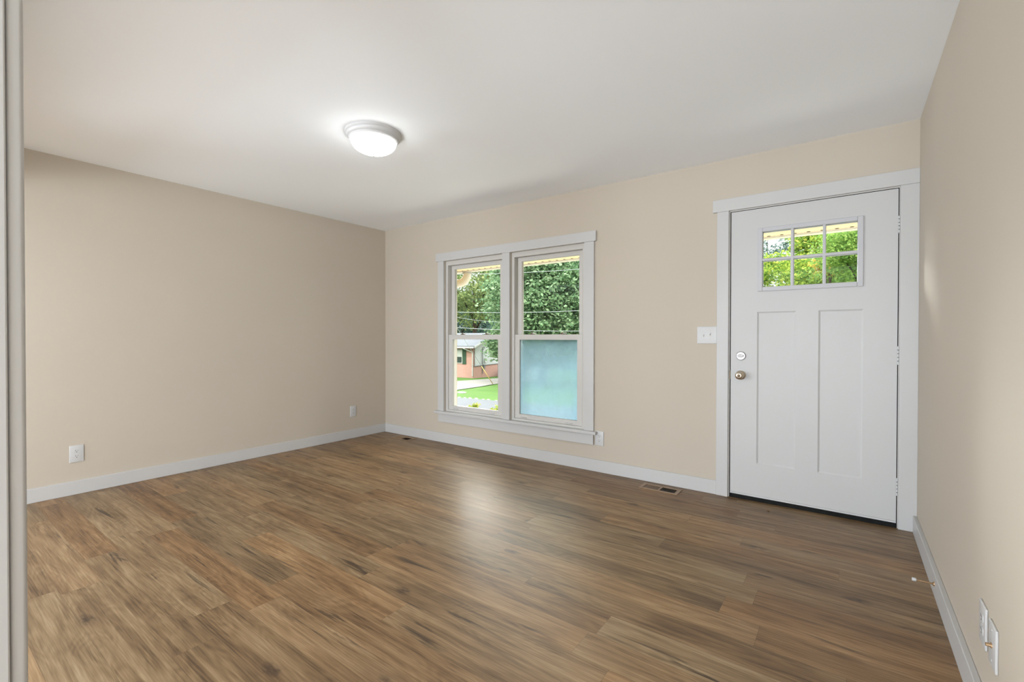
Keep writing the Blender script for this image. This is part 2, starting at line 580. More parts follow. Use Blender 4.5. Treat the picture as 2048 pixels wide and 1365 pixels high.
def holed_wall(name, x0, x1, y0, y1, z0, z1, holes, mat):
    xs = sorted({x0, x1, *[h[0] for h in holes], *[h[2] for h in holes]})
    zs = sorted({z0, z1, *[h[1] for h in holes], *[h[3] for h in holes]})
    b = MB()
    for i in range(len(xs)-1):
        run = None
        for j in range(len(zs)-1):
            cx, cz = (xs[i]+xs[i+1])/2, (zs[j]+zs[j+1])/2
            solid = not any(h[0] < cx < h[2] and h[1] < cz < h[3] for h in holes)
            if solid:
                run = [zs[j], zs[j+1]] if run is None else [run[0], zs[j+1]]
            if (not solid or j == len(zs)-2) and run:
                b.box(xs[i], y0, run[0], xs[i+1], y1, run[1]); run = None
    return b.build(name, mat, origin=(x0, y0, z0))


W1 = (1.001, 1.802); W2 = (1.892, 2.698); WZ = (.335, 1.977)
o = holed_wall('wall_front', 0, W, 0, .2, 0, H, [(W1[0], WZ[0], W1[1], WZ[1]), (W2[0], WZ[0], W2[1], WZ[1]), (3.853, 0, 4.797, 2.062)], M['wall'])
tag(o, 'beige wall with the double window and the front door', 'wall', kind='structure')
o = holed_wall('wall_back', 0, W, -3.626, YB, 0, H, [(3.63, 0, 4.83, 2.08), (0, 0, 3.40, 2.12)], M['wall'])  # wide unseen opening and its header, shaped to let the fill light in
tag(o, 'beige wall stub with the cased opening the view is taken from', 'wall', kind='structure')
o = holed_wall('wall_rear', XL, W, YR-.12, YR, 0, H, [(-2.1, 0, 4.5, 2.1)], M['wall'])  # unseen added wall, opened wide behind the rear fill lamp
tag(o, 'beige wall of the unseen added room with a wide opening', 'wall', kind='structure')

# baseboards
BB = 'baseboard'
def baseboard(name, a, b, label):
    q = MB(); q.box(*a, *b, bev=.003)
    tag(q.build(name, M['trim']), label, BB, kind='structure')
baseboard('baseboard_left', (0, YB, 0), (.014, 0, .1), 'white baseboard along the left wall')
baseboard('baseboard_front', (.014, -.014, 0), (3.775, 0, .103), 'white baseboard under the double window')
baseboard('baseboard_right', (W-.02, YB, 0), (W, -.019, .1), 'white baseboard along the right wall')

# window trim
t = empty('trim_1', (1.85, -.009, .22))
tag(t, 'flat white casing around the double window with sill and apron', 'window trim', kind='structure')
b = MB(); b.box(.886, -.022, 1.976, 2.81, 0, 2.065, .002); b.build('head_casing', M['trim'], t)
for a, c in ((.915, W1[0]), (W1[1], W2[0]), (W2[1], 2.791)):
    b = MB(); b.box(a, -.018, .345, c, 0, 1.976, .002); b.build('side_casing', M['trim'], t)
b = MB(); b.box(.880, -.046, .318, 2.822, 0, .345, .004); b.box(W1[0], 0, .318, W1[1], .02, .345); b.box(W2[0], 0, .318, W2[1], .02, .345)
b.build('sill', M['trim'], t)
b = MB(); b.box(.919, -.018, .226, 2.788, 0, .318, .002); b.build('apron', M['trim'], t)

# door trim
t = empty('trim_2', (4.3, -.009, 0))
tag(t, 'flat white casing around the front door', 'door trim', kind='structure')
b = MB(); b.box(3.745, -.021, 2.062, 4.884, 0, 2.15, .002); b.build('head_casing', M['trim'], t)
b = MB(); b.box(3.775, -.018, 0, 3.853, 0, 2.062, .002); b.build('side_casing', M['trim'], t)
b = MB(); b.box(4.797, -.018, 0, 4.884, 0, 2.062, .002); b.build('side_casing', M['trim'], t)

# cased opening the view is taken from
t = empty('trim_3', (3.6, -3.55, 0))
tag(t, 'white casing and jamb of the opening at the left edge of the view', 'door trim', kind='structure')
b = MB(); b.box(3.556, -3.506, 0, 3.646, -3.4886, 2.17, .005, 3); b.build('side_casing', M['trim'], t, smooth=True)
b = MB(); b.box(3.63, -3.640, 0, 3.6495, -3.506, 2.08, .002); b.build('jamb', M['trim'], t)
b = MB(); b.box(3.646, -3.506, 2.068, 4.884, -3.4886, 2.17, .003); b.build('head_casing', M['trim'], t)
b = MB(); b.box(4.81, -3.640, 0, 4.83, -3.506, 2.08, .002); b.build('jamb', M['trim'], t)
b = MB(); b.box(3.6495, -3.640, 2.06, 4.81, -3.506, 2.08, .002); b.build('head_jamb', M['trim'], t)


# ------------------------------------------------------------------ windows
def frame_ring(b, x0, z0, x1, z1, y0, y1, l, r, bt, tp, bev=.0015):
    b.box(x0, y0, z0, x0+l, y1, z1, bev)
    b.box(x1-r, y0, z0, x1, y1, z1, bev)
    b.box(x0+l-.001, y0, z0, x1-r+.001, y1, z0+bt, bev)
    b.box(x0+l-.001, y0, z1-tp, x1-r+.001, y1, z1, bev)


def make_window(name, X, sx, gx, label, fogged):
    wz = empty(name, ((X[0]+X[1])/2, .06, .345))
    tag(wz, label, 'window', kind='structure')
    s0, s1 = sx; g0, g1 = gx
    b = MB()
    frame_ring(b, X[0], .335, X[1], 1.977, .02, .16, s0-X[0]-.002, X[1]-s1-.002, .028, .048)
    b.box(s0-.006, .018, .36, s0-.0005, .06, 1.80)          # balance track covers
    b.box(s1+.0005, .018, .36, s1+.006, .06, 1.80)
    b.build('window_frame', M['vinyl'], wz)
    # upper sash (outer track)
    b = MB(); frame_ring(b, s0+.01, 1.13, s1-.01, 1.928, .066, .100, g0-s0-.01, s1-g1-.01, .045, .04)
    us = b.build('upper_sash', M['vinyl'], wz)
    b = MB(); b.box(g0-.004, .082, 1.172, g1+.004, .088, 1.892); b.build('pane', M['glass'], us)
    for k in (.17, .83):
        cx = g0+(g1-g0)*k
        b = MB(); b.box(cx-.035, .062, 1.905, cx+.035, .067, 1.911, .001); b.build('tilt_latch', M['plastic'], us)
    # lower sash (inner track)
    b = MB(); frame_ring(b, s0, .364, s1, 1.177, .03, .064, g0-s0, s1-g1, .044, .05)
    b.box(g0, .032, .402, g1, .04, .408)
    ls = b.build('lower_sash', M['vinyl'], wz)
    b = MB(); b.box(g0-.003, .047, .406, g1+.003, .053, 1.129)
    if fogged:
        pn = b.build('pane', M['fog'], ls)
        # keep the haze pattern centred on this pane
        off = Vector(((g0+g1)/2, .05, .406)) - WORLDLOC[ls]
        pn.data.transform(Matrix.Translation(-off)); pn.location = off
        pn['label'] = 'milky condensation-fogged glass pane'
    else:
        b.build('pane', M['glass'], ls)
    for k in (.22, .75):
        cx = g0+(g1-g0)*k
        b = MB(); b.box(cx-.026, .034, 1.176, cx+.026, .058, 1.182, .002); b.lathe([(0, .0), (.011, 0), (.011, .012), (.007, .015), (0, .015)], (cx-.004, .045, 1.182), seg=14)
        lk = b.build('sash_lock', M['bronze'], ls)
        b = MB(); b.box(cx+.004, .036, 1.186, cx+.045, .050, 1.193, .002); b.build('lever', M['plastic'], lk)
    for k in (.05, .845):
        cx = g0+(g1-g0)*k+.02
        b = MB(); b.box(cx-.036, .017, .374, cx+.036, .031, .379, .0015); b.build('sash_lift', M['plastic'], ls)
    return wz


make_window('window_1', W1, (1.035, 1.771), (1.091, 1.715), 'left double-hung window with a clear view of the brick house', False)
make_window('window_2', W2, (1.926, 2.661), (1.981, 2.607), 'right double-hung window with a fogged lower pane', True)

# ------------------------------------------------------------------ front door
door = empty('door_1', (4.33, .02, 0))
tag(door, 'white craftsman front door with a six-pane glass top', 'door', kind='structure')
DX0, DX1, DZ0, DZ1 = 3.8665, 4.789, .030, 2.050


def panel_leaf(b, x0, x1, z0, z1, y0, y1, panels, opens):
    rects = panels+opens
    xs = sorted({x0, x1, *[r[0] for r in rects], *[r[2] for r in rects]})
    zs = sorted({z0, z1, *[r[1] for r in rects], *[r[3] for r in rects]})
    for i in range(len(xs)-1):
        for j in range(len(zs)-1):
            cx, cz = (xs[i]+xs[i+1])/2, (zs[j]+zs[j+1])/2
            if any(r[0] < cx < r[2] and r[1] < cz < r[3] for r in opens): continue
            pan = any(r[0] < cx < r[2] and r[1] < cz < r[3] for r in panels)
            for yy in ((y0, y1) if not pan else ()):
                b.quad((xs[i], yy, zs[j]), (xs[i+1], yy, zs[j]), (xs[i+1], yy, zs[j+1]), (xs[i], yy, zs[j+1]))
    for (a, c, d, e) in panels:
        for yy, s in ((y0, 1), (y1, -1)):
            ins, dep = .010, .008*s
            # small cove: an outer sharp lip, then a slope to the flat field
            rim = [(a, yy, c), (d, yy, c), (d, yy, e), (a, yy, e)]
            lip = [(a, yy+dep*.45, c), (d, yy+dep*.45, c), (d, yy+dep*.45, e), (a, yy+dep*.45, e)]
            fld = [(a+ins, yy+dep, c+ins), (d-ins, yy+dep, c+ins), (d-ins, yy+dep, e-ins), (a+ins, yy+dep, e-ins)]
            for k in range(4):
                b.quad(rim[k], rim[(k+1) % 4], lip[(k+1) % 4], lip[k])
                b.quad(lip[k], lip[(k+1) % 4], fld[(k+1) % 4], fld[k])
            b.quad(*fld)
    for (a, c, d, e) in opens:
        cs = [(a, c), (d, c), (d, e), (a, e)]
        for k in range(4):
            p, q = cs[k], cs[(k+1) % 4]
            b.quad((p[0], y0, p[1]), (q[0], y0, q[1]), (q[0], y1, q[1]), (p[0], y1, p[1]))
    cs = [(x0, z0), (x1, z0), (x1, z1), (x0, z1)]
    for k in range(4):
        p, q = cs[k], cs[(k+1) % 4]
        b.quad((p[0], y0, p[1]), (q[0], y0, q[1]), (q[0], y1, q[1]), (p[0], y1, p[1]))
    bmesh.ops.remove_doubles(b.bm, verts=b.bm.verts, dist=1e-5)


b = MB()
panel_leaf(b, DX0, DX1, DZ0+.012, DZ1, 0, .044, [(4.036, .266, 4.267, 1.331), (4.393, .266, 4.625, 1.331)], [(4.050, 1.487, 4.610, 1.900)])
leaf = b.build('door_leaf', M['door'], door)
b = MB()
for y0, y1 in ((-.010, .012), (.034, .052)):
    frame_ring(b, 4.036, 1.472, 4.624, 1.913, y0, y1, .031, .031, .031, .029, .004)
    for mx in (4.243, 4.421):
        b.box(mx-.0085, y0+.002, 1.500, mx+.0085, y1-.001, 1.887, .003)
    b.box(4.064, y0+.0025, 1.6815, 4.595, y1-.0015, 1.6995, .003)
lf = b.build('lite_frame', M['lite'], leaf)
b = MB(); b.box(4.052, .019, 1.489, 4.608, .027, 1.898); b.build('pane', M['glass'], leaf)
b = MB(); b.box(DX0, -.002, DZ0, DX1, .044, DZ0+.011, .001); b.build('door_sweep', M['plastic'], leaf)
# jambs, stop and threshold
b = MB()
b.box(3.8535, -.001, 0, 3.8605, .2, 2.062); b.box(4.7935, -.001, 0, 4.7965, .2, 2.062); b.box(3.8605, -.001, 2.0545, 4.7935, .2, 2.0615)
b.build('jamb', M['vinyl'], door)
b = MB()
b.box(3.8605, .050, .02, 3.885, .085, 2.054); b.box(4.772, .050, .02, 4.7935, .085, 2.054); b.box(3.885, .050, 2.03, 4.772, .085, 2.054)
b.box(3.8605, .005, .02, 3.8613, .05, 2.054); b.box(4.7927, .005, .02, 4.7935, .05, 2.054); b.box(3.8613, .005, 2.0536, 4.7927, .05, 2.0545)  # thin black lining, puts the shade of the door gap into colour
b.build('seal_and_gap_shade', M['black'], door)
b = MB(); b.box(3.8605, .001, 0, 4.7935, .2, .026, .002); b.build('threshold', M['black'], door)
# deadbolt
DBX, DBZ, KZ = 3.934, 1.021, .883
b = MB(); b.lathe([(0, 0), (.0315, 0), (.0315, .004), (.028, .009), (.010, .010), (0, .010)], (DBX, 0, DBZ), (0, -1, 0), 36)
db = b.build('deadbolt', M['chrome'], leaf, smooth=True)
b = MB(); b.lathe([(0, .009), (.006, .009), (.006, .018), (0, .018)], (DBX, 0, DBZ), (0, -1, 0), 16)
b.lathe([(0, .014), (.017, .015), (.020, .019), (.017, .024), (0, .026)], (DBX, 0, DBZ), (0, -1, 0), 24, 1.0, .42)
b.build('thumb_turn', M['chrome'], db, smooth=True)
# knob
b = MB(); b.lathe([(0, 0), (.033, 0), (.033, .003), (.028, .009), (.016, .013), (.0125, .030), (.0135, .036), (.021, .040), (.0265, .048), (.0275, .056), (.0255, .064), (.019, .069), (.012, .071), (0, .071)], (DBX-.001, 0, KZ), (0, -1, 0), 40)
kn = b.build('door_knob', M['nickel'], leaf, smooth=True)
b = MB(); b.lathe([(.0095, .0705), (.0105, .0725), (.0085, .0735), (.0075, .0725), (0, .0725)], (DBX-.001, 0, KZ), (0, -1, 0), 24)
b.box(DBX-.006, -.0750, KZ-.0018, DBX+.004, -.0722, KZ+.0018, .0005)
b.build('lock_button', M['bronze'], kn, smooth=True)
b = MB(); b.box(3.8585, -.0025, KZ-.032, 3.8645, .03, KZ+.032); sp = b.build('strike_plate', M['bronze'], door)
b = MB(); b.box(3.8605, .008, KZ-.008, 3.867, .02, KZ+.008); b.build('latch', M['nickel'], leaf)
# hinges
for z0, z1 in ((1.781, 1.885), (.989, 1.100), (.197, .303)):
    b = MB()
    b.box(4.7895, -.0015, z0, 4.7990, .002, z1, .0005)
    hg = b.build('hinge', M['plastic'], door)
    b = MB()
    n = 5
    for k in range(n):
        a = z0+(z1-z0)*k/n; c = z0+(z1-z0)*(k+1)/n
        b.lathe([(0, 0), (.0052, 0), (.0052, c-a-.0035), (0, c-a-.0035)], (4.7925, -.0055, a+.002), seg=12)
    b.build('knuckle', M['plastic'], hg)
    b = MB(); b.lathe([(0, 0), (.0036, 0), (.0036, z1-z0-.004), (0, z1-z0-.004)], (4.7925, -.0055, z0+.002), seg=10)
    b.build('pin', M['dark'], hg)

# ------------------------------------------------------------------ ceiling light
LX, LY = 2.115, -1.765
lamp = empty('ceiling_light', (LX, LY, H))
tag(lamp, 'round white flush-mount ceiling light with a lit alabaster glass bowl', 'ceiling light')
b = MB(); b.lathe([(0, 0), (.172, 0), (.173, -.008), (.169, -.014), (.166, -.016), (.165, -.024), (.158, -.034), (.152, -.038), (.150, -.046), (.143, -.052), (.138, -.053), (.130, -.048), (0, -.048)], (LX, LY, H), seg=72)
b.build('base_ring', M['plastic'], lamp, smooth=True)
b = MB()
prof = [(.1385*math.cos(a), -.053-.073*math.sin(a)) for a in [PI/2*k/14 for k in range(15)]]
prof[-1] = (0, -.126)
b.lathe([(0, -.0525), (.1385, -.0525)] + prof[1:], (LX, LY, H), seg=72)
b.build('glass_bowl', M['lampglass'], lamp, smooth='all')
b = MB(); b.lathe([(0, -.122), (.013, -.123), (.0145, -.127), (.012, -.131), (.008, -.134), (.0085, -.138), (.005, -.143), (0, -.144)], (LX, LY, H), seg=24)
b.build('finial', M['plastic'], lamp, smooth=True)


# ------------------------------------------------------------------ outlets and switch (built facing -y, then turned)
def make_outlet(name):
    o = empty(name, (0, 0, 0))
    b = MB(); b.box(-.0395, -.0065, -.0615, .0395, 0, .0615, .0025, 3); b.build('cover_plate', M['plastic'], o, smooth=True)
    for s in (1, -1):
        b = MB()
        pts = []
        for k in range(28):
            a = 2*PI*k/28
            pts.append((.0172*math.cos(a), -.0060, max(-.0125, min(.0125, .0172*math.sin(a)))+s*.0195))
        b.prism(pts, (0, -.0022, 0))
        rc = b.build('receptacle', M['plastic'], o)
        b = MB()
        b.box(-.0078, -.0086, s*.0195+.0005, -.0056, -.0080, s*.0195+.0085)
        b.box(.0056, -.0086, s*.0195+.0015, .0074, -.0080, s*.0195+.0080)
        b.lathe([(0, 0), (.0026, 0), (.0026, .0006), (0, .0006)], (0, -.0080, s*.0195-.0065), (0, -1, 0), 12)
        b.build('slots', M['dark'], rc)
    b = MB(); b.lathe([(0, 0), (.003, 0), (.0025, .0012), (0, .0012)], (0, -.0062, 0), (0, -1, 0), 12); b.build('screw', M['plastic'], o)
    return o


g = 'wall outlets'
o1 = make_outlet('wall_outlet')
o1.location = (2.8405, 0, .287)
tag(o1, 'white duplex outlet beside the lower right corner of the window casing', 'outlet', g)
for loc, rz, lab in (((0, -2.779, .296), PI/2, 'white duplex outlet low on the left wall, nearest the viewer'),
                     ((0, -.456, .304), PI/2, 'white duplex outlet low on the left wall, near the far corner'),
                     ((W, -1.662, .293), -PI/2, 'white duplex outlet on the right wall, the one nearer the door')):
    c = copy_tree(o1)
    c.location = loc
    c.rotation_euler = (0, 0, rz)
    tag(c, lab, 'outlet', g)
o = empty('cable_plate', (0, 0, 0))
tag(o, 'white cable plate with a brown threaded connector on the right wall', 'cable outlet')
b = MB(); b.box(-.0395, -.0065, -.0600, .0395, 0, .0600, .0025, 3); b.build('cover_plate', M['plastic'], o, smooth=True)
b = MB(); b.lathe([(0, 0), (.0075, 0), (.0075, .003), (.0048, .003), (.0048, .013), (.002, .013), (.002, .011), (0, .011)], (0, -.006, 0), (0, -1, 0), 12)
b.build('connector', M['brassrod'], o)
for s in (1, -1):
    b = MB(); b.lathe([(0, 0), (.003, 0), (.0025, .0012), (0, .0012)], (0, -.0062, s*.042), (0, -1, 0), 12); b.build('screw', M['plastic'], o)
o.location = (W, -1.777, .290); o.rotation_euler = (0, 0, -PI/2)

sw = empty('light_switch', (3.7045, 0, 1.1695))
tag(sw, 'white two-toggle light switch plate beside the door casing', 'light switch')
b = MB(); b.box(3.636, -.0065, 1.106, 3.773, 0, 1.233, .0025, 3); b.build('cover_plate', M['plastic'], sw, smooth=True)
for k, up in ((-.023, -1), (.023, 1)):
    cx = 3.7045+k
    b = MB(); b.box(cx-.0055, -.0075, 1.1575, cx+.0055, -.006, 1.1815, .0008); hs = b.build('toggle_slot', M['vinyl'], sw)
    b = MB(); z = 1.1695+up*.004
    b.prism([(cx-.0035, -.0065, z-.006), (cx+.0035, -.0065, z-.006), (cx+.0035, -.0065, z+.006), (cx-.0035, -.0065, z+.006)], (0, -.011, up*.007))
    b.build('toggle', M['plastic'], hs)
    for s in (1, -1):
        b = MB(); b.lathe([(0, 0), (.003, 0), (.0025, .0012), (0, .0012)], (cx, -.0062, 1.1695+s*.030), (0, -1, 0), 12); b.build('screw', M['plastic'], sw)

# door stop on the right baseboard
ds = empty('door_stop', (W-.02, -.861, .059))
tag(ds, 'brown spring door stop with a white tip on the right baseboard', 'door stop')
b = MB(); b.lathe([(0, 0), (.010, 0), (.009, .004), (.005, .006), (0, .006)], (W-.02, -.861, .059), (-1, 0, 0), 18); b.build('base', M['brassrod'], ds, smooth=True)
pts = [(W-.026-.056*k/220, -.861+.0034*math.cos(k*2*PI/10), .059+.0034*math.sin(k*2*PI/10)) for k in range(221)]
b = MB(); b.tube(pts, .0012, 6); b.build('spring', M['brassrod'], ds, smooth='all')
b = MB(); b.lathe([(0, .061), (.0065, .061), (.0075, .063), (.0075, .074), (.006, .076), (0, .076)], (W-.02, -.861, .059), (-1, 0, 0), 20); b.build('tip', M['plastic'], ds, smooth=True)


# floor registers
def make_vent(name):
    v = empty(name, (0, 0, 0))
    b = MB()
    frame_ring(b, -.15, -.068, .15, .068, 0, 1, .031, .031, .025, .025, 0)
    b.bm.free(); b = MB()
    X0, X1, Y0, Y1 = -.145, .145, -.066, .066
    hx, hy = .119, .044
    for q in ((X0, Y0, -hx, Y1), (hx, Y0, X1, Y1), (-hx, Y0, hx, -hy), (-hx, hy, hx, Y1), (-.008, -hy, .008, hy)):
        b.box(q[0], q[1], 0, q[2], q[3], .005, .0012)
    b.build('vent_frame', M['ventmetal'], v)
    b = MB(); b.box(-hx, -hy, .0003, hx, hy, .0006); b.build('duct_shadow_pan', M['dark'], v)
    for s in (-1, 1):
        b = MB()
        nf = 9
        for k in range(nf):
            cx = s*(.012+(k+.5)*(.104/nf))
            b.quad((cx+.0032*s, -hy, .0045), (cx+.0032*s, hy, .0045), (cx-.0010*s, hy, .0009), (cx-.0010*s, -hy, .0009))
        b.build('louvres', M['ventmetal'], v)
    return v


v1 = make_vent('floor_vent')
v1.location = (3.405, -.136, 0)
tag(v1, 'tan metal floor vent by the baseboard between window and door', 'floor vent', 'floor vents along the window wall')
v2 = copy_tree(v1)
v2.location = (.478, -.136, 0)
tag(v2, 'tan metal floor vent in the far corner by the left wall', 'floor vent', 'floor vents along the window wall')

b = MB(); b.lathe([(.0028, .0005), (.0050, 0), (.0068, .003), (.0050, .0062), (.0028, .0055), (.0028, .0005)], (4.129, -.152, 0), seg=18)
tag(b.build('bead', M['brownbead'], smooth='all'), 'tiny brown ring-shaped bead lying on the floor before the door', 'bead')

# ------------------------------------------------------------------ outside: eave, gutter
EZ = 1.990
ev = empty('roof_eave', (2.4, .5, EZ))
tag(ev, 'cream roof eave with a row of dark vent holes above the windows', 'eave')
b = MB(); b.box(-.6, .2, EZ+.012, 5.6, .575, EZ+.03); b.build('soffit_panel', M['soffit'], ev)
b = MB(); b.box(-.6, .583, EZ, 5.6, .735, EZ+.03); b.build('vent_strip', M['soffit'], ev)
b = MB(); b.box(-.6, .574, EZ+.006, 5.6, .584, EZ+.02); b.build('joint', M['bronze'], ev)
vh = None
for k in range(64):
    if vh is None:
        b = MB(); b.lathe([(0, 0), (.013, 0), (.013, -.004), (0, -.004)], (-.4+k*.092, .716, EZ+.0015), seg=12)
        vh = b.build('vent_hole', M['bronze'], ev)
    else:
        c = vh.copy(); COL.objects.link(c); c.parent = ev; c.location = vh.location + Vector((k*.092, 0, 0))
b = MB(); b.box(-.6, .735, EZ-.004, 5.6, .755, EZ+.18); b.build('fascia', M['gutter'], ev)
b = MB(); b.prism([(-.6, .755, EZ-.010), (-.6, .835, EZ-.010), (-.6, .87, EZ+.05), (-.6, .87, EZ+.11), (-.6, .755, EZ+.11)], (6.2, 0, 0)); b.build('gutter', M['gutter'], ev)
b = MB(); b.prism([(-.6, .2, EZ+.10), (-.6, .88, EZ+.115), (-.6, .88, EZ+.145), (-.6, .2, EZ+.40)], (6.2, 0, 0)); b.build('roof_deck', M['shingle'], ev)

dp = empty('downspout', (.60, .80, EZ))
tag(dp, 'white round-cornered downspout elbow hanging from the eave outside the left window', 'downspout')
p0 = at(929.5, 520, 5.64)
pts = []
top = Vector((.615, .80, EZ+.0)); R = .115
pts.append(top); pts.append(top+Vector((0, 0, -.035)))
for k in range(1, 9):
    a = PI/2*k/8
    pts.append(top+Vector((-R*(1-math.cos(a))*.93, -R*(1-math.cos(a))*.36, -.035-R*math.sin(a))))
pts.append(pts[-1]+Vector((-.30, -.12, -.05)))
b = MB(); b.tube(pts, .052, 20); b.build('elbow', M['gutter'], dp, smooth='all')
b = MB(); q = pts[-1]; b.tube([q, q+Vector((-.06, -.02, -.08)), q+Vector((-.08, -.03, -.25)), q+Vector((-.08, -.03, -2.1))], .052, 16); b.build('drop_pipe', M['gutter'], dp, smooth='all')
b = MB(); b.lathe([(.052, 0), (.060, 0), (.060, -.03), (.052, -.03)], tuple(top), seg=20); b.build('collar', M['whitepaint'], dp, smooth=True)

# ------------------------------------------------------------------ outside: ground
GY = [-5, 0, 4.7, 9.7, 16, 20, 27, 33, 60, 140]
GZ = [-.5, -.5, -.75, -1.23, -1.75, -2.05, -2.47, -2.7, -3.2, -4.2]


def gz(y):
    return float(np.interp(y, GY, GZ))


def ground_strip(name, poly_near, poly_far, lift, mat, label, cat):
    """surface between two edge polylines (same point count), following the slope"""
    bm = bmesh.new()
    n, s = len(poly_near), 10
    rows = []
    for i in range(n):
        a, c = Vector(poly_near[i]), Vector(poly_far[i])
        rows.append([bm.verts.new((*(a.lerp(c, k/s)), gz(a.lerp(c, k/s).y)+lift)) for k in range(s+1)])
    for i in range(n-1):
        for k in range(s):
            bm.faces.new([rows[i][k], rows[i+1][k], rows[i+1][k+1], rows[i][k+1]])
    q = MB(); q.bm.free(); q.bm = bm
    o = q.build(name, mat, origin=(poly_near[0][0], poly_near[0][1], 0), smooth='all')
    return tag(o, label, cat, kind='structure')


b = MB(); b.bm.free(); bm = bmesh.new(); b.bm = bm
gx = np.linspace(-110, 60, 35); gy = sorted(set(list(np.linspace(.2, 45, 60))+list(np.linspace(45, 140, 12))))
gv = [[bm.verts.new((x, y, gz(y))) for x in gx] for y in gy]
for i in range(len(gy)-1):
    for k in range(len(gx)-1):
        bm.faces.new([gv[i][k], gv[i][k+1], gv[i+1][k+1], gv[i+1][k]])
tag(b.build('lawn', M['grass'], origin=(0, 0, 0), smooth='all'), 'green mown lawn sloping down across the street', 'lawn', kind='structure')


def line_pts(x0, x1, n, f):
    return [(x0+(x1-x0)*k/n, f(x0+(x1-x0)*k/n)) for k in range(n+1)]


edge = lambda x: 9.92 + (x+5.96)*.2126          # street edge of the lawn
ground_strip('street', line_pts(-30, 30, 30, lambda x: 3.2+(x+5.96)*.10), line_pts(-30, 30, 30, edge), .012, M['asphalt'], 'pale grey asphalt street', 'street')
ground_strip('driveway', [(-8.6, 9.4), (-11.33, 13.5), (-13.2, 17.3), (-15.2, 21.45), (-17.0, 28), (-18.4, 34.4)],
             [(-15.5, 8.2), (-16.6, 13.5), (-17.6, 17.3), (-18.8, 21.58), (-20.4, 28.5), (-20.2, 36)], .03, M['concrete'], 'pale concrete driveway beside the brick house', 'driveway')

ground_strip('bounce_strip', line_pts(-8, 8, 8, lambda x: .2), line_pts(-8, 8, 8, lambda x: 3.1), .02, M['bounce_strip'], 'pale ground strip added out of view to bounce light at the eave', 'ground strip')  # pale unseen ground, added to bounce light up to the eave

rnd = random.Random(4)
for k in range(18):
    x = -8.9 + k*.25 + rnd.uniform(-.05, .05)
    y = edge(x)+.06
    b = MB()
    s = rnd.uniform(.045, .08)
    b.lathe([(0, 0), (s*.9, .0), (s, s*.35), (s*.75, s*.72), (s*.3, s*.85), (0, s*.86)], (x, y, gz(y)-.01), seg=9, sx=1.25, sz=.8)
    for v in b.bm.verts: v.co += Vector((rnd.uniform(-1, 1), rnd.uniform(-1, 1), rnd.uniform(-.5, .5)))*s*.10
    tag(b.build('edging_stone', M['stone'], smooth=True), 'pale rounded stone in the row edging the lawn along the street', 'stone', 'stones edging the lawn')

pw = at(923.5, 787, 20.9)
b = MB(); b.box(pw.x-.17, pw.y-.12, gz(pw.y)+.01, pw.x+.17, pw.y+.12, gz(pw.y)+.06, .01)
tag(b.build('lawn_slab', M['whitepaint']), 'small flat white slab lying in the mown lawn', 'slab')


# ------------------------------------------------------------------ foliage
def leaf_mesh(name, mat, parent, blobs, n, size, seed, clump=.55, shell=.45, clumps=None):
    """blobs: (centre, radii, weight); leaves gather in clumps around each crown's shell"""
    rs = np.random.RandomState(seed)
    off = np.array(WORLDLOC[parent]) if parent is not None else np.zeros(3)
    wts = np.array([q[2] for q in blobs], float); wts /= wts.sum()
    nc = clumps or max(24, n//70)
    bi = rs.choice(len(blobs), nc, p=wts)
    C = np.array([q[0] for q in blobs], float)[bi]; Rr = np.array([q[1] for q in blobs], float)[bi]
    d = rs.normal(size=(nc, 3)); d /= np.linalg.norm(d, axis=1)[:, None]
    rad = shell + (1-shell)*rs.rand(nc)**.6
    cc = C + d*Rr*rad[:, None]
    ci = rs.randint(0, nc, n)
    spread = clump*(.5+rs.rand(nc))
    P = cc[ci] + np.clip(rs.normal(size=(n, 3)), -2, 2)*(spread[ci]*np.array([[1, 1, .7]]).T).T*.55
    a = rs.normal(size=(n, 3)); a[:, 2] *= .6; a /= np.linalg.norm(a, axis=1)[:, None]
    c = rs.normal(size=(n, 3)); c -= a*(a*c).sum(1)[:, None]; c /= np.linalg.norm(c, axis=1)[:, None]
    nrm = np.cross(a, c)
    s = size*(.6+.8*rs.rand(n))[:, None]
    V = np.empty((n, 4, 3))
    V[:, 0] = P - a*s*.5
    V[:, 1] = P + c*s*.30 + nrm*s*.10
    V[:, 2] = P + a*s*.5
    V[:, 3] = P - c*s*.30 + nrm*s*.10
    V = V.reshape(-1, 3) - off
    me = bpy.data.meshes.new(name)
    me.vertices.add(n*4); me.vertices.foreach_set('co', V.ravel())
    me.loops.add(n*4); me.loops.foreach_set('vertex_index', np.arange(n*4, dtype=np.int32))
    me.polygons.add(n); me.polygons.foreach_set('loop_start', np.arange(0, n*4, 4, dtype=np.int32))
    me.polygons.foreach_set('loop_total', np.full(n, 4, dtype=np.int32))
    me.update(); me.validate()
    me.materials.append(mat)
    o = bpy.data.objects.new(name, me)
    COL.objects.link(o)
    o.parent = parent
    WORLDLOC[o] = Vector(off)
    return o


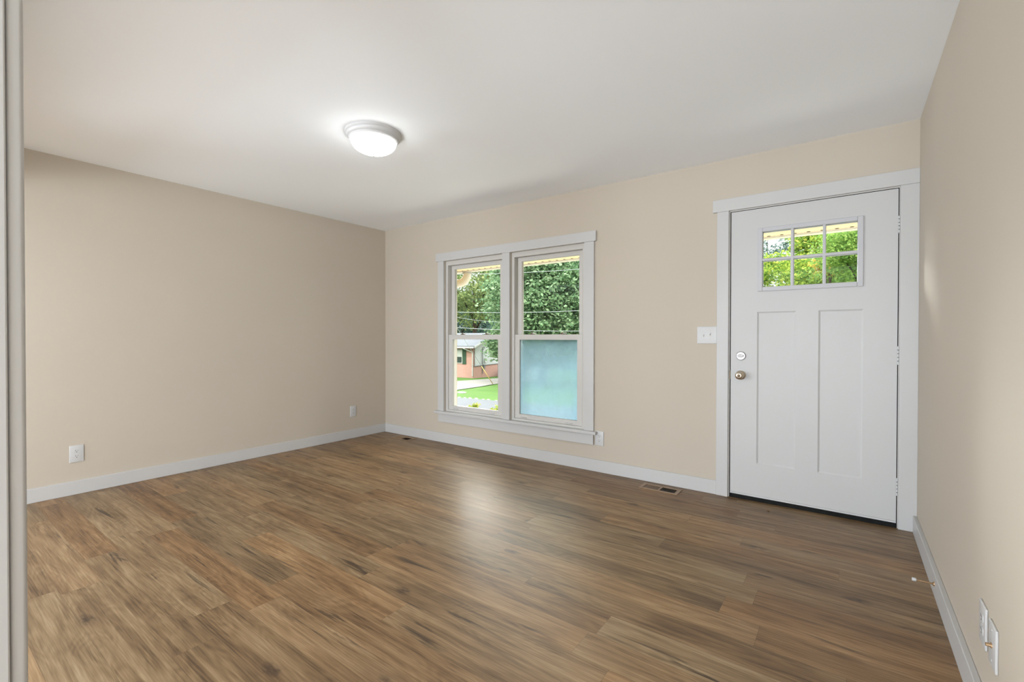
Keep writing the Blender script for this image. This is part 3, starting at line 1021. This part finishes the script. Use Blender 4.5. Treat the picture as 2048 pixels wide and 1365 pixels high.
def tree(name, base, crown_c, crown_r, mat, n, size, seed, label, trunk_r=.25, extra=(), clump=.55, shell=.45, clumps=None, cat='tree', group=None, limbs=5):
    base = Vector((base[0], base[1], gz(base[1])))
    t = empty(name, base)
    tag(t, label, cat, group)
    rr = random.Random(seed)
    cc = Vector(crown_c)
    b = MB()
    b.tube([base, base+Vector((0, 0, .25)), base.lerp(cc, .45)+Vector((.1, 0, 0)), cc], [trunk_r*1.45, trunk_r, trunk_r*.8, trunk_r*.35], 10)
    for k in range(limbs):
        a = 2*PI*k/limbs+rr.uniform(-.4, .4)
        s = base.lerp(cc, rr.uniform(.45, .8))
        e = cc+Vector((math.cos(a)*crown_r[0]*.75, math.sin(a)*crown_r[1]*.75, rr.uniform(-.2, .6)*crown_r[2]))
        b.tube([s, s.lerp(e, .5)+Vector((0, 0, .25)), e], [trunk_r*.45, trunk_r*.28, trunk_r*.08], 7)
    b.build('trunk', M['bark'], t, smooth='all')
    leaf_mesh('crown', mat, t, [(tuple(cc), crown_r, 1.0), *extra], n, size, seed, clump, shell, clumps)
    return t


def gpos(px, depth):
    p = at(px, 674, depth); return (p.x, p.y)


# big round tree across the street, filling the right window
g1 = (-13.83, 25.32)
tree('round_tree', g1, (-13.35, 25.62, 4.5), (4.75, 4.75, 5.6), M['leaf_blue'], 72000, .26, 11, 'large round green tree filling the right window', .30,
     extra=[((-16.0, 24.1, .75), (1.5, 1.5, 1.3), .07)], clump=.62, shell=.45, clumps=1500)
q = at(948, 574, 52)
tree('tall_tree', (q.x, q.y), tuple(q), (4.6, 4.6, 4.2), M['leaf_mid'], 14000, .30, 12, 'tall yellowish tree behind the brick house', .28, clump=.8, clumps=260)
q = at(922, 640, 66)
tree('dark_tree', (q.x, q.y), tuple(q), (5.5, 5.0, 4.0), M['leaf_dark'], 12000, .36, 13, 'dark blue-green tree low behind the brick house roof', .25, clump=.9, clumps=220)
q = at(985, 640, 86)
tree('dark_tree', (q.x, q.y), tuple(q), (6.0, 5.5, 5.4), M['leaf_dark'], 12000, .45, 14, 'dark tree between the brick house and the large round tree', .25, clump=.9, clumps=220)
for i, (px, py, D, r) in enumerate(((1060, 640, 98, 9.5), (1150, 645, 70, 7.0), (1235, 640, 60, 6.0))):
    q = at(px, py, D)
    tree('background_tree', (q.x, q.y), tuple(q), (r, r*.9, r*.75), M['leaf_dark'], 9000, .065*r, 20+i, ('dark tree directly behind the large round tree', 'dark tree behind the right edge of the large round tree', 'dark tree farthest right behind the large round tree')[i],
         .28, clump=1.0, clumps=170, group='dark trees behind the large round tree')
# trees seen through the door glass
q = at(1548, 592, 27)
tree('yellow_tree', (q.x, q.y), tuple(q), (3.1, 2.4, 2.3), M['leaf_yellow'], 15000, .17, 31, 'sunlit yellow-green tree low in the left door panes', .2, clump=.42, clumps=300)
q = at(1640, 545, 33)
tree('lime_tree', (q.x, q.y), tuple(q), (2.4, 2.5, 3.9), M['leaf_yellow'], 16000, .21, 32, 'tall yellow-green tree in the middle door panes', .2, clump=.42, clumps=300)
q = at(1708, 500, 20.5)
qb = at(1830, 600, 20.5)
tree('leafy_tree', (qb.x, qb.y), tuple(q), (1.45, 1.7, 1.35), M['leaf_lime'], 9000, .135, 33, 'green tree with bare dark limbs in the upper right door pane', .16, clump=.38, clumps=190, limbs=8)
q = at(1704, 572, 24.3)
tree('leafy_tree', (q.x, q.y), tuple(q), (1.75, 1.7, 1.5), M['leaf_lime'], 9000, .145, 34, 'greyish green tree low in the right door panes', .18, clump=.42, clumps=190,
     extra=[])
q = at(1658, 528, 23.2)
tree('russet_tree', (q.x, q.y), tuple(q), (.45, .45, .6), M['leaf_rust'], 1500, .13, 36, 'small russet-tipped tree between the door panes', .06, clump=.26, clumps=40)
q = at(1535, 470, 41)
tree('sparse_tree', (q.x, q.y), tuple(q), (4.5, 3.0, 3.2), M['leaf_dark'], 5200, .20, 35, 'thin dark twiggy tree against the sky in the upper left door pane', .05, clump=.42, clumps=80, limbs=4)

# shrubs just under the left window
for i, (px, py, D, r, lab) in enumerate(((945, 819, 6.0, .115, 'round yellow-green shrub top under the left window, the left one'), (991, 826, 6.0, .13, 'yellowish shrub top under the left window, next to the mullion'))):
    q = at(px, py, D)
    sh = empty('shrub', (q.x, q.y, gz(q.y)))
    tag(sh, lab, 'shrub', 'shrubs under the window')
    b = MB()
    for k in range(5):
        a = 2*PI*k/5
        b.tube([(q.x, q.y, gz(q.y)), (q.x+.03*math.cos(a), q.y+.03*math.sin(a), q.z-.1), (q.x+.08*math.cos(a), q.y+.08*math.sin(a), q.z+.02)], .006, 5)
    b.build('stems', M['bark'], sh)
    leaf_mesh('leaves', M['leaf_shrub'], sh, [((q.x, q.y, q.z-.06), (r, r, r*1.1), 1), ((q.x, q.y, q.z-.35), (r*.9, r*.9, .3), 1)], 1500, .035, 50+i, .05, .5, 60)

# ------------------------------------------------------------------ power lines and guy wire
for i, (a, c, lab) in enumerate((((880, 551), (1200, 537), 'highest pale power line crossing both windows'),
                                 ((880, 625.5), (1200, 621.5), 'middle pale power line crossing both windows'),
                                 ((880, 655), (1200, 664), 'lowest pale power line just above the meeting rails'),
                                 ((880, 629), (1010, 647), 'thin slanting service line in the left window'))):
    A = at(a[0], a[1], 24); B = at(c[0], c[1], 22)
    pts = [A.lerp(B, k/16)+Vector((0, 0, -.10*(1-(2*k/16-1)**2)+.05)) for k in (range(-16, 33) if i < 3 else range(-16, 17))]
    b = MB(); b.tube(pts, .010 if i < 3 else .006, 6)
    tag(b.build('power_line', M['wire'], smooth='all'), lab, 'power line', 'power lines along the street')
gb = at(986, 769, 31.5); gt = at(963, 733, 31.0)
gy0 = empty('guy_wire', (gb.x, gb.y, gb.z)); tag(gy0, 'slanting utility guy wire with a yellow guard on the far lawn', 'guy wire')
b = MB(); b.tube([gb, gt], .024, 8); b.build('guard', M['yellow'], gy0, smooth='all')
b = MB(); b.tube([gt, gt+(gt-gb)*4.0], .012, 6); b.build('wire', M['wire'], gy0, smooth='all')

# ------------------------------------------------------------------ the brick house
R2 = Vector((math.cos(YAW), math.sin(YAW), 0)); F2 = Vector((-math.sin(YAW), math.cos(YAW), 0))
HC = at(947, 757, 40.0)                       # near corner at the ground
c_, s_ = .43, .90
SD = (R2*c_ + F2*s_).normalized()             # along the gable side
FD = (-R2*s_ + F2*c_).normalized()            # along the front
UPV = Vector((0, 0, 1))
EVZ = .30; BZ = HC.z
house = empty('house', tuple(HC), math.atan2(SD.y, SD.x))
tag(house, 'pink brick house with a white sided gable across the street', 'house')


def hp(f, s, z, out=0.0):
    """point: f metres along the front, s along the side, z world height"""
    v = Vector((HC.x, HC.y, 0)) + FD*f + SD*s
    return Vector((v.x, v.y, z))


# house parts are built in house-local axes (x = side, y = front)
def hbox(name, mat, s0, f0, z0, s1, f1, z1, parent=None, bev=0.0):
    q = MB(); q.box(s0, f0, z0-HC.z, s1, f1, z1-HC.z, bev)
    WORLDLOC[house] = Vector((0, 0, 0))
    if parent is not None: WORLDLOC[parent] = Vector((0, 0, 0))
    return q.build(name, mat, parent or house)


DEP, LEN, RISE = 7.0, 12.0, 1.05
sgn = 1.0 if Vector((-SD.y, SD.x, 0)).dot(FD) > 0 else -1.0
def F(v): return v*sgn
def hb(name, mat, s0, f0, z0, s1, f1, z1, parent=None):
    a, c = sorted((F(f0), F(f1)))
    return hbox(name, mat, s0, a, z0, s1, c, z1, parent)
BT = -1.40
hb('front_wall', M['brick'], 0, .0, BZ-1.2, .25, LEN, EVZ)
hb('side_wall_base', M['brick'], .25, 0, BZ-1.2, DEP, .25, BT)
hb('rear_wall', M['brick'], DEP-.25, .25, BZ-1.2, DEP, LEN, EVZ)
hb('end_wall', M['brick'], .25, LEN-.25, BZ-1.2, DEP-.25, LEN, EVZ)
hb('ledge', M['greymetal'], .0, -.05, BT-.03, DEP, .25, BT+.02)
q = MB(); q.prism([(.02, F(.0), BT-HC.z), (DEP, F(.0), BT-HC.z), (DEP, F(.0), EVZ-HC.z), (DEP/2, F(.0), EVZ+RISE-HC.z), (.02, F(.0), EVZ-HC.z)], (0, F(.22), 0))
q.build('gable_siding', M['siding'], house)
ov = .35
sl = RISE/(DEP/2)
q = MB()
e0, e1 = F(-.30), F(LEN+.3)
za = EVZ-ov*sl-HC.z+.06; zr = EVZ+RISE-HC.z+.06
q.prism([(-ov, e0, za), (DEP/2, e0, zr), (DEP+ov, e0, za), (DEP+ov, e0, za+.12), (DEP/2, e0, zr+.12), (-ov, e0, za+.12)], (0, e1-e0, 0))
q.build('roof', M['shingle'], house)
q = MB(); q.prism([(-ov, F(-.34), za-.06), (DEP/2, F(-.34), zr-.06), (DEP/2, F(-.34), zr+.10), (-ov, F(-.34), za+.10)], (0, F(.05), 0)); q.build('rake_board', M['whitepaint'], house)
hb('gutter', M['whitepaint'], -ov-.12, -.25, EVZ-ov*sl-.02, -ov+.0, LEN, EVZ-ov*sl+.10)
q = MB(); zz = EVZ-ov*sl-HC.z
q.tube([(-ov-.05, F(.9), zz+.02), (-ov-.05, F(.7), zz-.08), (-.07, F(.12), zz-.36), (-.06, F(.07), zz-.5), (-.06, F(.07), .15)], .05, 8); q.build('downspout', M['whitepaint'], house)
wn_ = hb('window', M['whitepaint'], -.05, 1.12, -1.18, .02, 2.3, .06)
hb('upper_pane', M['siding'], -.06, 1.17, -.55, -.045, 2.25, .0, wn_)
hb('lower_pane', M['darkglass'], -.06, 1.17, -1.12, -.045, 2.25, -.60, wn_)
hb('shutter', M['shutter'], -.05, .74, -1.24, .0, 1.10, .10)
wn2 = hb('basement_window', M['whitepaint'], 4.6, -.04, -2.38, 6.0, .02, -1.45)
hb('pane', M['darkglass'], 4.68, -.055, -2.28, 5.92, -.035, -1.55, wn2)
ms = MB(); ms.tube([(1.5, F(-.07), .3), (1.5, F(-.07), 2.55), (1.52, F(-.10), 2.66), (1.62, F(-.18), 2.68), (1.70, F(-.2), 2.58)], .035, 8)
WORLDLOC[house] = Vector((0, 0, 0))
mast = ms.build('service_mast', M['greymetal'], house)
hb('meter_box', M['greymetal'], 1.62, -.14, -1.75, 1.86, 0, -1.35, None)
hb('breaker_box', M['whitepaint'], 1.9, -.12, -1.15, 2.2, 0, -.80, None)

# ------------------------------------------------------------------ car behind the fogged pane
cp = at(1052, 757, 43.5)
car = empty('car', (cp.x, cp.y, gz(cp.y)), YAW)
tag(car, 'pale car parked across the street, blurred by the fogged pane', 'car')
WORLDLOC[car] = Vector((0, 0, 0))
q = MB(); q.prism([(-2.2, -.85, .3), (2.2, -.85, .3), (2.25, -.85, .7), (1.4, -.85, .9), (-1.9, -.85, .95), (-2.25, -.85, .75)], (0, 1.7, 0)); q.build('body', M['carpaint'], car)
q = MB(); q.prism([(-1.7, -.75, .93), (1.1, -.75, .90), (.5, -.70, 1.42), (-1.2, -.70, 1.42)], (0, 1.5, 0)); q.build('cabin_glass', M['darkglass'], car)
q = MB(); q.box(-1.2, -.70, 1.41, .5, .70, 1.46, .02); q.build('car_roof', M['carpaint'], car)
for sx in (-1.4, 1.4):
    for sy in (-.86, .66):
        q = MB(); q.lathe([(0, 0), (.2, 0), (.33, .02), (.33, .18), (.2, .2), (0, .2)], (sx, sy, .33), (0, 1, 0), 18); q.build('wheel', M['black'], car)
